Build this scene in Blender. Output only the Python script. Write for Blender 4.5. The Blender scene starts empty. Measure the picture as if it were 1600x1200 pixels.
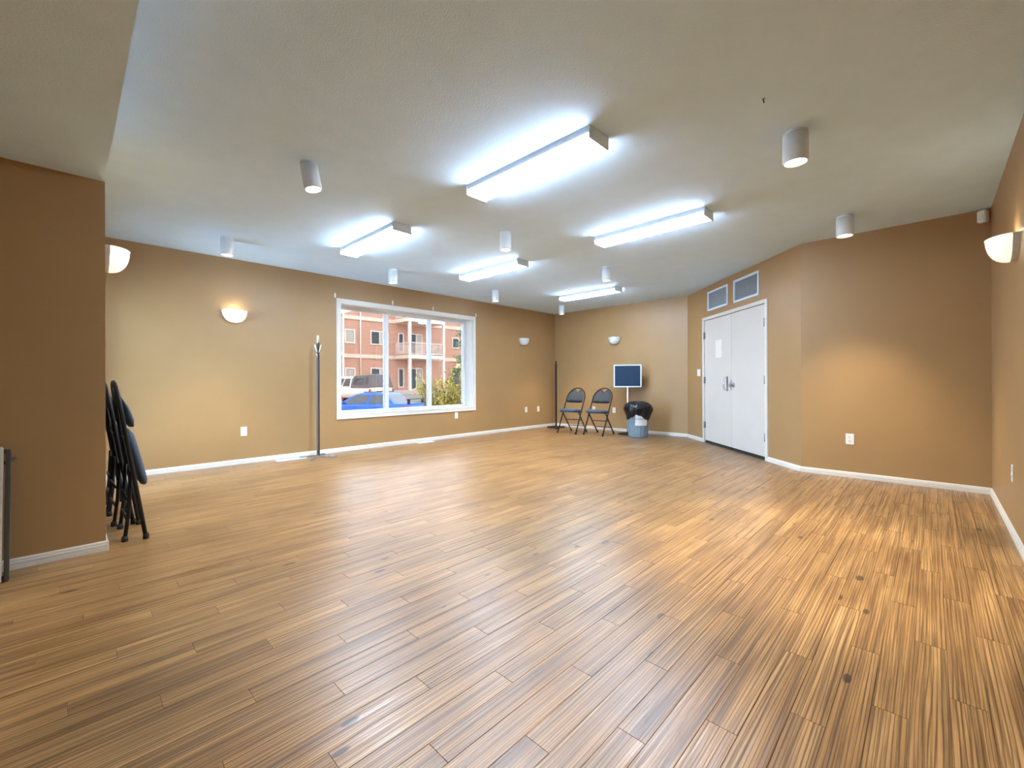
import bpy, bmesh, math, random
from mathutils import Vector, Matrix
random.seed(7)
PI = math.pi
SC = bpy.context.scene
COL = SC.collection

# ------------------------------------------------------------------ camera
cam_d = bpy.data.cameras.new('camera')
cam = bpy.data.objects.new('camera', cam_d); COL.objects.link(cam)
cam_d.sensor_width = 36.0
cam_d.lens = 675.1 / 1600 * 36.0
cam_d.shift_y = -5.25 / 1600
cam_d.clip_start = 0.05; cam_d.clip_end = 300
cam.matrix_world = (Matrix.Translation((0, 0, 1.05)) @ Matrix.Rotation(math.radians(44.187 - 90), 4, 'Z')
                    @ Matrix.Rotation(math.radians(90.02), 4, 'X') @ Matrix.Rotation(math.radians(-0.2), 4, 'Z'))
SC.camera = cam

# ------------------------------------------------------------------ world, exposure
SKY = 27.0
FLUO = 66.0
SPOT = 125.0
SC.view_settings.view_transform = 'Standard'
SC.view_settings.look = 'None'
SC.view_settings.gamma = 1.0
SC.view_settings.use_curve_mapping = False
SC.view_settings.exposure = 0.45
SC.cycles.max_bounces = 9
SC.cycles.diffuse_bounces = 6
SC.cycles.glossy_bounces = 4
SC.cycles.transparent_max_bounces = 12
SC.cycles.sample_clamp_indirect = 8
SC.cycles.caustics_reflective = True
SC.cycles.caustics_refractive = False
w = bpy.data.worlds.new('sky'); SC.world = w; w.use_nodes = True
nt = w.node_tree; nt.nodes.clear()
wo = nt.nodes.new('ShaderNodeOutputWorld'); bg = nt.nodes.new('ShaderNodeBackground')
tc = nt.nodes.new('ShaderNodeTexCoord'); sp = nt.nodes.new('ShaderNodeSeparateXYZ')
rp = nt.nodes.new('ShaderNodeValToRGB')
rp.color_ramp.elements[0].position = 0.0; rp.color_ramp.elements[0].color = (.49, .69, 1.0, 1)
rp.color_ramp.elements[1].position = 0.9; rp.color_ramp.elements[1].color = (.51, .71, 1.0, 1)
nt.links.new(tc.outputs['Generated'], sp.inputs[0]); nt.links.new(sp.outputs[2], rp.inputs[0])
nt.links.new(rp.outputs[0], bg.inputs[0]); bg.inputs[1].default_value = SKY
nt.links.new(bg.outputs[0], wo.inputs[0])

# ------------------------------------------------------------------ materials
def ramp(nt, stops):
    r = nt.nodes.new('ShaderNodeValToRGB'); e = r.color_ramp.elements
    while len(e) < len(stops): e.new(0.5)
    for k, (p, c) in enumerate(stops):
        e[k].position = p; e[k].color = (c[0], c[1], c[2], 1)
    return r
def base(name):
    m = bpy.data.materials.new(name); m.use_nodes = True
    nt = m.node_tree; b = nt.nodes['Principled BSDF']
    return m, nt, b
def mat(name, c, rough=.5, metal=0.0, var=.06, scale=25, bump=0.0, bscale=None, emit=0, ecol=None, spec=.5, coat=0, trans=0):
    m, nt, b = base(name)
    tc = nt.nodes.new('ShaderNodeTexCoord')
    n = nt.nodes.new('ShaderNodeTexNoise'); n.inputs['Scale'].default_value = scale; n.inputs['Detail'].default_value = 3
    nt.links.new(tc.outputs['Object'], n.inputs['Vector'])
    r = ramp(nt, [(.3, [x * (1 - var) for x in c]), (.7, [min(1, x * (1 + var)) for x in c])])
    nt.links.new(n.outputs['Fac'], r.inputs[0]); nt.links.new(r.outputs[0], b.inputs['Base Color'])
    b.inputs['Roughness'].default_value = rough; b.inputs['Metallic'].default_value = metal
    b.inputs['Specular IOR Level'].default_value = spec
    if coat: b.inputs['Coat Weight'].default_value = coat; b.inputs['Coat Roughness'].default_value = .08
    if trans: b.inputs['Transmission Weight'].default_value = trans
    if bump:
        n2 = nt.nodes.new('ShaderNodeTexNoise'); n2.inputs['Scale'].default_value = bscale or scale * 4; n2.inputs['Detail'].default_value = 2
        nt.links.new(tc.outputs['Object'], n2.inputs['Vector'])
        bp = nt.nodes.new('ShaderNodeBump'); bp.inputs['Strength'].default_value = bump; bp.inputs['Distance'].default_value = .004
        nt.links.new(n2.outputs['Fac'], bp.inputs['Height']); nt.links.new(bp.outputs[0], b.inputs['Normal'])
    if emit:
        b.inputs['Emission Color'].default_value = (*(ecol or c), 1); b.inputs['Emission Strength'].default_value = emit
    return m
def glass(name, tint=(.93, .97, .97), refl=1.0):
    m = bpy.data.materials.new(name); m.use_nodes = True; nt = m.node_tree; nt.nodes.clear()
    o = nt.nodes.new('ShaderNodeOutputMaterial'); mx = nt.nodes.new('ShaderNodeMixShader')
    t = nt.nodes.new('ShaderNodeBsdfTransparent'); t.inputs[0].default_value = (*tint, 1)
    g = nt.nodes.new('ShaderNodeBsdfGlossy'); g.inputs['Roughness'].default_value = .02
    f = nt.nodes.new('ShaderNodeFresnel'); f.inputs[0].default_value = 1.45
    nt.links.new(f.outputs[0], mx.inputs[0]); nt.links.new(t.outputs[0], mx.inputs[1]); nt.links.new(g.outputs[0], mx.inputs[2])
    nt.links.new(mx.outputs[0], o.inputs[0]); return m

PLANK_W, PLANK_L, Y0, X0 = .0905, .915, -.40, -3.6
def floor_mat():
    m, nt, b = base('vinyl_plank'); N = nt.nodes.new; L = nt.links.new
    def math_(op, a, bb=None):
        n = N('ShaderNodeMath'); n.operation = op
        for k, v in enumerate((a, bb)):
            if v is None: continue
            if isinstance(v, (int, float)): n.inputs[k].default_value = v
            else: L(v, n.inputs[k])
        return n.outputs[0]
    g = N('ShaderNodeNewGeometry'); s = N('ShaderNodeSeparateXYZ'); L(g.outputs['Position'], s.inputs[0])
    x, y = s.outputs[0], s.outputs[1]
    row = math_('FLOOR', math_('DIVIDE', math_('SUBTRACT', y, Y0), PLANK_W))
    off = math_('MULTIPLY', math_('FRACT', math_('MULTIPLY', row, .618034)), PLANK_L)
    col = math_('FLOOR', math_('DIVIDE', math_('ADD', math_('SUBTRACT', x, X0), off), PLANK_L))
    cb = N('ShaderNodeCombineXYZ'); L(row, cb.inputs[0]); L(col, cb.inputs[1])
    wn = N('ShaderNodeTexWhiteNoise'); wn.noise_dimensions = '2D'; L(cb.outputs[0], wn.inputs['Vector'])
    rv = wn.outputs['Value']; rs = N('ShaderNodeSeparateColor'); L(wn.outputs['Color'], rs.inputs[0])
    def vec(sx, sy, kx, kz):
        c = N('ShaderNodeCombineXYZ')
        L(math_('ADD', math_('MULTIPLY', x, sx), math_('MULTIPLY', rs.outputs[0], kx)), c.inputs[0])
        L(math_('MULTIPLY', y, sy), c.inputs[1])
        L(math_('MULTIPLY', rs.outputs[1], kz), c.inputs[2]); return c.outputs[0]
    # broad tone inside a plank
    n1 = N('ShaderNodeTexNoise'); n1.inputs['Scale'].default_value = 1; n1.inputs['Detail'].default_value = 3; L(vec(1.6, 16, 31, 17), n1.inputs['Vector'])
    # fine dark grain lines
    n2 = N('ShaderNodeTexNoise'); n2.inputs['Scale'].default_value = 1; n2.inputs['Detail'].default_value = 4; n2.inputs['Roughness'].default_value = .6
    L(vec(1.5, 105, 53, 29), n2.inputs['Vector'])
    wv = N('ShaderNodeTexWave'); wv.bands_direction = 'Y'; wv.inputs['Scale'].default_value = 1.0; wv.inputs['Distortion'].default_value = 16.0
    wv.inputs['Detail'].default_value = 2; wv.inputs['Detail Scale'].default_value = .45
    L(vec(1.3, 30, 41, 23), wv.inputs['Vector'])
    # knots
    vo = N('ShaderNodeTexVoronoi'); vo.inputs['Scale'].default_value = 1; L(vec(3.6, 9.0, 13, 9), vo.inputs['Vector'])
    vs = N('ShaderNodeSeparateColor'); L(vo.outputs['Color'], vs.inputs[0])
    rad = math_('ADD', math_('MULTIPLY', vs.outputs[0], .10), .035)
    knot = N('ShaderNodeMapRange'); knot.interpolation_type = 'SMOOTHSTEP'
    L(math_('SUBTRACT', vo.outputs['Distance'], rad), knot.inputs[0]); knot.inputs[1].default_value = -.015; knot.inputs[2].default_value = .04
    knot.inputs[3].default_value = 1; knot.inputs[4].default_value = 0
    kn = math_('MULTIPLY', knot.outputs[0], math_('GREATER_THAN', vs.outputs[1], .48))
    # large worn blotches
    n3 = N('ShaderNodeTexNoise'); n3.inputs['Scale'].default_value = 2.2; n3.inputs['Detail'].default_value = 4; L(g.outputs['Position'], n3.inputs['Vector'])
    r1 = ramp(nt, [(.26, (.235, .125, .050)), (.48, (.39, .220, .087)), (.72, (.52, .310, .130))]); L(n1.outputs[0], r1.inputs[0])
    r2 = ramp(nt, [(.40, (0, 0, 0)), (.56, (1, 1, 1))]); L(n2.outputs[0], r2.inputs[0])
    r3 = ramp(nt, [(.04, (.0, .0, .0)), (.30, (1, 1, 1))]); L(wv.outputs['Fac'], r3.inputs[0])
    def mix(f, a, c, typ='MIX'):
        n = N('ShaderNodeMix'); n.data_type = 'RGBA'; n.blend_type = typ
        for k, v in ((0, f), (6, a), (7, c)):
            if isinstance(v, (int, float)): n.inputs[k].default_value = v
            elif isinstance(v, tuple): n.inputs[k].default_value = (*v, 1)
            else: L(v, n.inputs[k])
        return n.outputs[2]
    dark = (.062, .030, .012)
    c = mix(math_('MULTIPLY', math_('SUBTRACT', 1, r2.outputs[0]), .63), r1.outputs[0], dark)
    c = mix(math_('MULTIPLY', math_('SUBTRACT', 1, r3.outputs[0]), .66), c, dark)
    c = mix(math_('MULTIPLY', kn, .85), c, (.040, .027, .018))
    tone = N('ShaderNodeMapRange'); L(rv, tone.inputs[0]); tone.inputs[3].default_value = .91; tone.inputs[4].default_value = 1.09
    tcx = N('ShaderNodeCombineXYZ')
    for k in range(3): L(tone.outputs[0], tcx.inputs[k])
    c = mix(1.0, c, tcx.outputs[0], 'MULTIPLY')
    r4 = ramp(nt, [(.34, (.74, .72, .70)), (.6, (1, 1, 1))]); L(n3.outputs[0], r4.inputs[0])
    c = mix(.8, c, r4.outputs[0], 'MULTIPLY')
    L(c, b.inputs['Base Color'])
    rr = N('ShaderNodeMapRange'); L(n2.outputs[0], rr.inputs[0]); rr.inputs[3].default_value = .38; rr.inputs[4].default_value = .24
    L(rr.outputs[0], b.inputs['Roughness']); b.inputs['Specular IOR Level'].default_value = .68
    bp = N('ShaderNodeBump'); bp.inputs['Strength'].default_value = .25; bp.inputs['Distance'].default_value = .0015
    L(r2.outputs[0], bp.inputs['Height']); L(bp.outputs[0], b.inputs['Normal'])
    return m
def brick_mat():
    m, nt, b = base('red_brick'); N = nt.nodes.new; L = nt.links.new
    tc = N('ShaderNodeTexCoord'); mp = N('ShaderNodeMapping'); mp.inputs['Rotation'].default_value = (PI / 2, 0, 0)
    L(tc.outputs['Object'], mp.inputs[0])
    bk = N('ShaderNodeTexBrick'); bk.inputs['Scale'].default_value = 1; bk.inputs['Brick Width'].default_value = .24; bk.inputs['Row Height'].default_value = .08
    bk.inputs['Mortar Size'].default_value = .008
    bk.inputs['Color1'].default_value = (.43, .195, .112, 1); bk.inputs['Color2'].default_value = (.37, .160, .092, 1); bk.inputs['Mortar'].default_value = (.44, .28, .18, 1)
    L(mp.outputs[0], bk.inputs['Vector']); L(bk.outputs[0], b.inputs['Base Color']); b.inputs['Roughness'].default_value = .9
    return m
def mesh_mark(name, c1, c2, rough=.5):
    m, nt, b = base(name); N = nt.nodes.new; L = nt.links.new
    tc = N('ShaderNodeTexCoord'); mp = N('ShaderNodeMapping'); mp.inputs['Scale'].default_value = (14, 1, 46); L(tc.outputs['Object'], mp.inputs[0])
    n = N('ShaderNodeTexNoise'); n.inputs['Scale'].default_value = 1.2; n.inputs['Detail'].default_value = 5; L(mp.outputs[0], n.inputs['Vector'])
    r = ramp(nt, [(.56, c1), (.72, c2)]); L(n.outputs[0], r.inputs[0]); L(r.outputs[0], b.inputs['Base Color']); b.inputs['Roughness'].default_value = rough
    return m

WALLC = (.355, .216, .093)
M = dict(
    wall=mat('tan_wall_paint', WALLC, .42, var=.03, scale=3, bump=.12, bscale=220, spec=.5),
    ceil=mat('white_ceiling_texture', (.61, .80, .98), .9, var=.02, scale=6, bump=.5, bscale=130),
    trim=mat('white_trim_paint', (.67, .655, .61), .35, var=.03, scale=8),
    door=mat('white_door_paint', (.60, .57, .525), .4, var=.02, scale=3),
    floor=floor_mat(),
    sub=mat('dark_underlay', (.03, .022, .015), .9),
    white=mat('white_enamel', (.68, .80, .92), .4, var=.02),
    can=mat('white_lamp_can', (.73, .79, .84), .45, var=.02),
    plate=mat('grey_white_plate', (.50, .50, .48), .4, var=.02),
    plastic=mat('white_plastic', (.82, .81, .78), .35, var=.02),
    slot=mat('dark_slot', (.03, .03, .03), .6),
    diff=mat('lit_diffuser', (.9, .9, .88), .4, emit=FLUO, ecol=(.68, .82, 1.0), var=.01),
    lens=mat('lit_lens', (.9, .9, .85), .3, emit=9.0, ecol=(1.0, .93, .80), var=.01),
    shade_on=mat('lit_frosted_glass', (.60, .60, .56), .3, emit=.66, ecol=(1.0, .92, .74), var=.02),
    shade_off=mat('frosted_glass', (.62, .66, .66), .12, var=.06, scale=40, coat=.6),
    chrome=mat('chrome', (.72, .73, .75), .18, metal=1.0, var=.02),
    steel=mat('dull_steel', (.42, .42, .42), .4, metal=.9),
    hinge=mat('grey_hinge_metal', (.30, .30, .31), .42, metal=.7),
    black=mat('black_metal', (.010, .010, .011), .5, var=.2, spec=.3),
    rubber=mat('black_rubber', (.015, .015, .015), .8),
    fabric=mat('blue_grey_fabric', (.052, .078, .118), .85, var=.15, scale=180, bump=.4, bscale=600),
    vinyl=mat('charcoal_fabric', (.032, .037, .047), .75, var=.15, scale=160, bump=.4, bscale=600),
    rackpole=mat('dark_bronze_metal', (.050, .038, .032), .42, metal=.2),
    pale=mat('pale_brushed_metal', (.75, .74, .70), .35, metal=.4),
    wire=mat('grey_wire_metal', (.22, .22, .22), .45, metal=.6),
    signblue=mesh_mark('navy_sign_board', (.004, .026, .066), (.012, .042, .076), .75),
    binm=mat('grey_blue_bin_plastic', (.20, .285, .345), .45, var=.06, scale=12),
    bag=mat('black_bin_bag', (.008, .009, .011), .33, var=.2, scale=14, bump=1.0, bscale=30, spec=.4),
    paper=mat('white_paper', (.80, .79, .77), .8, var=.02),
    ink=mat('grey_ink', (.18, .17, .20), .7),
    notice=mesh_mark('printed_notice', (.78, .715, .645), (.58, .54, .49), .7),
    vent=mat('grey_louvre_metal', (.58, .62, .66), .4, metal=.2),
    ventback=mat('dark_duct', (.10, .12, .15), .7),
    tabletop=mat('pale_laminate', (.58, .55, .46), .5),
    tableframe=mat('grey_table_frame', (.095, .09, .083), .45, metal=.4),
    winframe=mat('white_window_vinyl', (.78, .81, .84), .35, var=.02),
    glass=glass('tinted_window_glass', (.42, .385, .36)),
    clear=glass('clear_door_glass'),
    brick=brick_mat(),
    cream=mat('cream_stucco', (.58, .41, .28), .9, var=.05, scale=2),
    extwhite=mat('white_exterior_paint', (.62, .48, .36), .6, var=.04, scale=4),
    darkpane=mat('dark_window_pane', (.05, .053, .052), .2, var=.2, scale=2, spec=.15),
    palepane=mat('curtained_window_pane', (.36, .30, .225), .4, var=.12, scale=6, spec=.12),
    bluecar=mat('blue_car_paint', (.018, .09, .33), .3, var=.03, spec=.2, coat=.14),
    whitecar=mat('white_car_paint', (.62, .50, .38), .4, var=.02, spec=.15),
    canopy=mat('grey_canopy_shell', (.12, .088, .076), .5, var=.06, spec=.15),
    carglass=mat('dark_car_glass', (.085, .08, .072), .12, var=.1, spec=.2),
    red=mat('red_lamp_plastic', (.34, .03, .022), .3, spec=.15),
    alloy=mat('grey_alloy', (.35, .35, .36), .35, metal=.8),
    concrete=mat('bounce_concrete', (.72, .72, .71), .9, var=.06, scale=4),
    asphalt=mat('grey_asphalt', (.18, .14, .105), .95, var=.15, scale=3, bump=.4, bscale=60),
    gravel=mat('pinkish_gravel', (.31, .21, .145), .95, var=.35, scale=9, bump=.6, bscale=40),
    stone=mat('pale_stone', (.40, .30, .22), .9, var=.2, scale=6),
    grass=mat('dull_grass', (.12, .12, .035), .9, var=.4, scale=12),
    leafy=mat('yellow_green_leaf', (.36, .29, .035), .7, var=.35, scale=3),
    leafg=mat('dark_green_needle', (.14, .20, .06), .8, var=.35, scale=3),
    bark=mat('brown_bark', (.13, .075, .055), .9, var=.3, scale=20),
    amber=mat('amber_lamp_shade', (.85, .50, .22), .4, emit=.55, ecol=(1.0, .55, .22)),
)

# ------------------------------------------------------------------ mesh helpers
class MB:
    def __init__(s): s.v = []; s.f = []; s.sm = []
    def add(s, vs, fs, sm=False, mtx=None):
        k = len(s.v)
        s.v += [tuple(mtx @ Vector(p)) if mtx else tuple(p) for p in vs]
        s.f += [tuple(i + k for i in f) for f in fs]; s.sm += [sm] * len(fs); return s
    def box(s, x0, x1, y0, y1, z0, z1, bev=0, mtx=None):
        if bev:
            b = min(bev, (x1 - x0) / 2.01, (y1 - y0) / 2.01, (z1 - z0) / 2.01)
            bm = bmesh.new(); bmesh.ops.create_cube(bm, size=1)
            for v in bm.verts: v.co = Vector(((x0 + x1) / 2 + v.co.x * (x1 - x0), (y0 + y1) / 2 + v.co.y * (y1 - y0), (z0 + z1) / 2 + v.co.z * (z1 - z0)))
            bmesh.ops.bevel(bm, geom=bm.edges[:], offset=b, segments=2, affect='EDGES')
            bm.verts.index_update()
            s.add([v.co.copy() for v in bm.verts], [[v.index for v in f.verts] for f in bm.faces], False, mtx); bm.free(); return s
        vs = [(x, y, z) for x in (x0, x1) for y in (y0, y1) for z in (z0, z1)]
        return s.add(vs, [(0, 1, 3, 2), (4, 6, 7, 5), (0, 4, 5, 1), (2, 3, 7, 6), (0, 2, 6, 4), (1, 5, 7, 3)], False, mtx)
    def tube(s, pts, r, n=8, closed=False, flat=None):
        pts = [Vector(p) for p in pts]; m = len(pts); rings = []
        rr = r if isinstance(r, (list, tuple)) else [r] * m
        t0 = (pts[1] - pts[0]).normalized()
        up = Vector((0, 0, 1)) if abs(t0.z) < .9 else Vector((1, 0, 0))
        a = (up - t0 * up.dot(t0)).normalized()
        for i, p in enumerate(pts):
            if closed: t = (pts[(i + 1) % m] - pts[i - 1])
            else: t = pts[min(i + 1, m - 1)] - pts[max(i - 1, 0)]
            t.normalize(); a = a - t * a.dot(t)
            a = a.normalized() if a.length > 1e-6 else t.orthogonal().normalized()
            b = t.cross(a)
            rings.append([p + (a * math.cos(2 * PI * k / n) + b * math.sin(2 * PI * k / n)) * rr[i] for k in range(n)])
        vs = [q for ring in rings for q in ring]; fs = []
        for i in range(m if closed else m - 1):
            j = (i + 1) % m
            for k in range(n):
                l = (k + 1) % n; fs.append((i * n + k, i * n + l, j * n + l, j * n + k))
        s.add(vs, fs, True)
        if not closed: s.add(rings[0][::-1] + rings[-1], [tuple(range(n)), tuple(range(n, 2 * n))])
        return s
    def lathe(s, prof, n=24, c=(0, 0, 0), a0=0, a1=2 * PI, fn=None, caps=False, sm=True):
        full = abs(a1 - a0 - 2 * PI) < 1e-6; cols = n if full else n + 1; vs = []
        for i in range(cols):
            a = a0 + (a1 - a0) * i / n
            for (r, z) in prof:
                rr = fn(r, z, a) if fn else r
                vs.append((c[0] + rr * math.cos(a), c[1] + rr * math.sin(a), c[2] + z))
        m = len(prof); fs = []
        for i in range(n):
            j = (i + 1) % cols
            for k in range(m - 1): fs.append((i * m + k, j * m + k, j * m + k + 1, i * m + k + 1))
        s.add(vs, fs, sm)
        if caps: s.add([vs[i * m] for i in range(cols)][::-1], [tuple(range(cols))]); s.add([vs[i * m + m - 1] for i in range(cols)], [tuple(range(cols))])
        return s
    def extrude(s, poly, h, ax=2, o=0.0):
        """poly: 2D points, extruded along axis ax from o to o+h"""
        n = len(poly)
        def P(p, z): return {2: (p[0], p[1], z), 1: (p[0], z, p[1]), 0: (z, p[0], p[1])}[ax]
        vs = [P(p, o) for p in poly] + [P(p, o + h) for p in poly]
        return s.add(vs, [tuple(range(n)), tuple(range(2 * n - 1, n - 1, -1))] + [(k, (k + 1) % n, n + (k + 1) % n, n + k) for k in range(n)])
    def loft(s, rings, sm=False, cap=True):
        n = len(rings[0]); vs = [p for r in rings for p in r]; fs = []
        for i in range(len(rings) - 1):
            for k in range(n): l = (k + 1) % n; fs.append((i * n + k, i * n + l, (i + 1) * n + l, (i + 1) * n + k))
        s.add(vs, fs, sm)
        if cap: s.add(list(rings[0])[::-1] + list(rings[-1]), [tuple(range(n)), tuple(range(n, 2 * n))])
        return s
    def build(s, name, m, parent=None, loc=None, rot=None):
        me = bpy.data.meshes.new(name); me.from_pydata([tuple(p) for p in s.v], [], s.f)
        me.polygons.foreach_set('use_smooth', s.sm)
        bm = bmesh.new(); bm.from_mesh(me); bmesh.ops.remove_doubles(bm, verts=bm.verts, dist=1e-5)
        bmesh.ops.recalc_face_normals(bm, faces=bm.faces); bm.to_mesh(me); bm.free()
        me.materials.append(m if not isinstance(m, str) else M[m]); me.update()
        o = bpy.data.objects.new(name, me); COL.objects.link(o)
        if parent: o.parent = parent
        if loc: o.location = loc
        if rot: o.rotation_euler = rot
        return o
def tag(o, label=None, cat=None, group=None, kind=None):
    if label: o['label'] = label
    if cat: o['category'] = cat
    if group: o['group'] = group
    if kind: o['kind'] = kind
    return o
def thing(name, label, cat, loc, rz=0, group=None):
    o = bpy.data.objects.new(name, None); o.empty_display_size = .1; COL.objects.link(o)
    o.location = loc; o.rotation_euler = (0, 0, rz); return tag(o, label, cat, group)
def struct(mb, name, m, parent=None):
    o = mb.build(name, m, parent)
    if not parent: o['kind'] = 'structure'
    return o
def copy_tree(o, parent=None):
    c = o.copy(); COL.objects.link(c)
    if parent: c.parent = parent
    for ch in list(o.children): copy_tree(ch, c)
    return c

# ------------------------------------------------------------------ room dimensions (metres)
H, W, B, R, S = 2.605, 6.339, 7.968, 5.855, -.389
C2, C3, P1, P2, HS, XB = 3.228, 1.074, .166, 3.708, 2.303, -3.6
TA = math.atan2(C3 - C2, R - B); LA = math.hypot(C3 - C2, R - B)      # angled wall
AT = Matrix.Translation((B, C2, 0)) @ Matrix.Rotation(TA, 4, 'Z')

# ------------------------------------------------------------------ shell
wx0, wx1, wz0, wz1 = 2.845, 5.443, .545, 2.225
T = .30
mb = MB()
mb.box(P1, wx0, W, W + T, -1.2, H).box(wx1, B + .3, W, W + T, -1.2, H).box(wx0, wx1, W, W + T, -1.2, wz0).box(wx0, wx1, W, W + T, wz1, H)
struct(mb, 'wall_left', 'wall')
struct(MB().box(B, B + .2, C2, W, 0, H), 'wall_back', 'wall')
dx0, dx1, dz1 = .640, 2.372, 2.062
mb = MB(); 
mb.box(0, dx0, 0, .18, 0, H, mtx=AT).box(dx1, LA, 0, .18, 0, H, mtx=AT).box(dx0, dx1, 0, .18, dz1, H, mtx=AT).box(dx0, dx1, .12, .18, 0, dz1, mtx=AT)
struct(mb, 'wall_diagonal', 'wall')
struct(MB().box(R, R + .2, S - .2, C3, 0, H), 'wall_alcove', 'wall')
struct(MB().box(XB, R, S - .2, S, 0, H), 'wall_right', 'wall')
struct(MB().box(XB, P1, P2, P2 + .2, 0, H), 'wall_pillar', 'wall')
# side wall behind the pillar, with a glazed outside door hidden from the camera
gy0, gy1, gz1 = 5.18, 6.26, 2.12
mb = MB().box(P1 - .2, P1, P2 + .2, gy0, 0, H).box(P1 - .2, P1, gy1, W + T, 0, H).box(P1 - .2, P1, gy0, gy1, gz1, H)
struct(mb, 'wall_pillar_side', 'wall')
struct(MB().box(XB - .2, XB, S - .2, P2 + .2, 0, H), 'wall_rear', 'wall')
struct(MB().box(P1 - .2, B + .3, S - .3, W + T, H, H + .3).box(XB - .2, P1 - .2, S - .3, P2 + .2, H, H + .3), 'ceiling', 'ceil')
mb = MB().box(XB, P1, S, P2, HS, H)
struct(mb, 'ceiling_soffit', 'ceil')

# floor with planks
floor = struct(MB().box(P1 - .2, B + .3, S - .3, W + .3, -.15, -.006).box(XB - .2, P1 - .2, S - .3, P2 + .2, -.15, -.006), 'floor', 'sub')
cy_, sy_ = math.cos(math.radians(44.187)), math.sin(math.radians(44.187))
def seen(x, y, mrg=40):
    f = x * cy_ + y * sy_
    if f < .9: return False
    r_ = x * sy_ - y * cy_
    return abs(r_ / f * 675) < 800 + mrg and 1.05 / f * 675 < 640
def xmax(y):
    return R if y <= C3 else (R + (y - C3) * (B - R) / (C2 - C3) if y < C2 else B)
cache = {}
def plank_mesh(l):
    k = round(l, 3)
    if k in cache: return cache[k]
    b, hx, hy = .0012, l / 2, PLANK_W / 2
    mb = MB()
    mb.add([(-hx, -hy, -.0055), (hx, -hy, -.0055), (hx, hy, -.0055), (-hx, hy, -.0055), (-hx + .0003, -hy + .0003, -b), (hx - .0003, -hy + .0003, -b), (hx - .0003, hy - .0003, -b), (-hx + .0003, hy - .0003, -b),
            (-hx + b, -hy + b, 0), (hx - b, -hy + b, 0), (hx - b, hy - b, 0), (-hx + b, hy - b, 0)],
           [(8, 9, 10, 11)] + [(i, (i + 1) % 4, 4 + (i + 1) % 4, 4 + i) for i in range(4)] + [(4 + i, 4 + (i + 1) % 4, 8 + (i + 1) % 4, 8 + i) for i in range(4)])
    o = mb.build('plank', M['floor']); cache[k] = o.data; bpy.data.objects.remove(o); return cache[k]
pl = []
row = 0
while Y0 + row * PLANK_W < W:
    ya = Y0 + row * PLANK_W; yb = ya + PLANK_W
    off = (row * .618034 % 1) * PLANK_L
    xe = max(xmax(ya), xmax(yb)) + .01; xs = XB if ya < P2 else P1
    c = 0
    while True:
        a = X0 + c * PLANK_L - off; e = a + PLANK_L; c += 1
        if a >= xe: break
        a, e = max(a, xs), min(e, xe)
        if e - a > .02: pl.append((a, e, (ya + yb) / 2))
    row += 1
def near(p):
    x = min(max(0, p[0]), p[1]); vis = any(seen(p[0] + t * (p[1] - p[0]), p[2]) for t in (0, .25, .5, .75, 1))
    xm = (p[0] + p[1]) / 2
    return (0 if vis else 1, math.hypot(xm, p[2]))
pl.sort(key=near)
far = MB()
for i, (a, e, y) in enumerate(pl):
    if i < 300:
        o = bpy.data.objects.new('plank', plank_mesh(e - a)); COL.objects.link(o); o.parent = floor; o.location = ((a + e) / 2, y, 0)
    else:
        b = .0012; far_v = [(a + b, y - PLANK_W / 2 + b, 0), (e - b, y - PLANK_W / 2 + b, 0), (e - b, y + PLANK_W / 2 - b, 0), (a + b, y + PLANK_W / 2 - b, 0)]
        low = [(a, y - PLANK_W / 2, -.0055), (e, y - PLANK_W / 2, -.0055), (e, y + PLANK_W / 2, -.0055), (a, y + PLANK_W / 2, -.0055)]
        far.add(far_v + low, [(0, 1, 2, 3)] + [(4 + k, 4 + (k + 1) % 4, (k + 1) % 4, k) for k in range(4)])
tag(far.build('far_planks', 'floor', floor), kind='stuff')

# baseboards: profile swept along straight runs (y = out from wall towards -y, z up)
def baseboard(name, p0, p1, ext=0):
    p0, p1 = Vector((*p0, 0)), Vector((*p1, 0)); d = p1 - p0; l = d.length; a = math.atan2(d.y, d.x)
    prof = [(0, 0), (-.013, 0), (-.013, .022), (-.0105, .024), (-.0125, .027), (-.0125, .040), (-.009, .043), (-.010, .047), (-.0075, .056), (-.003, .060), (0, .060)]
    mb = MB().extrude(prof, l + 2 * ext, 0, -ext)
    mb.v = [tuple(Matrix.Translation(p0) @ Matrix.Rotation(a, 4, 'Z') @ Vector(q)) for q in mb.v]
    return struct(mb, name, 'trim')
tv = Vector((R - B, C3 - C2)).normalized()
def ap(s): return (B + tv.x * s, C2 + tv.y * s)
baseboard('baseboard_left', (P1, W), (B, W))
baseboard('baseboard_back', (B, W), (B, C2), .004)
baseboard('baseboard_diagonal_left', ap(0), ap(.607), .003)
baseboard('baseboard_diagonal_right', ap(2.402), ap(LA), .003)
baseboard('baseboard_alcove', (R, C3), (R, S), .004)
baseboard('baseboard_right', (R, S), (XB, S))
baseboard('baseboard_pillar', (XB, P2), (P1, P2), .012)
baseboard('baseboard_pillar_side', (P1, P2), (P1, gy0 - .07), .012)

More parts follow.
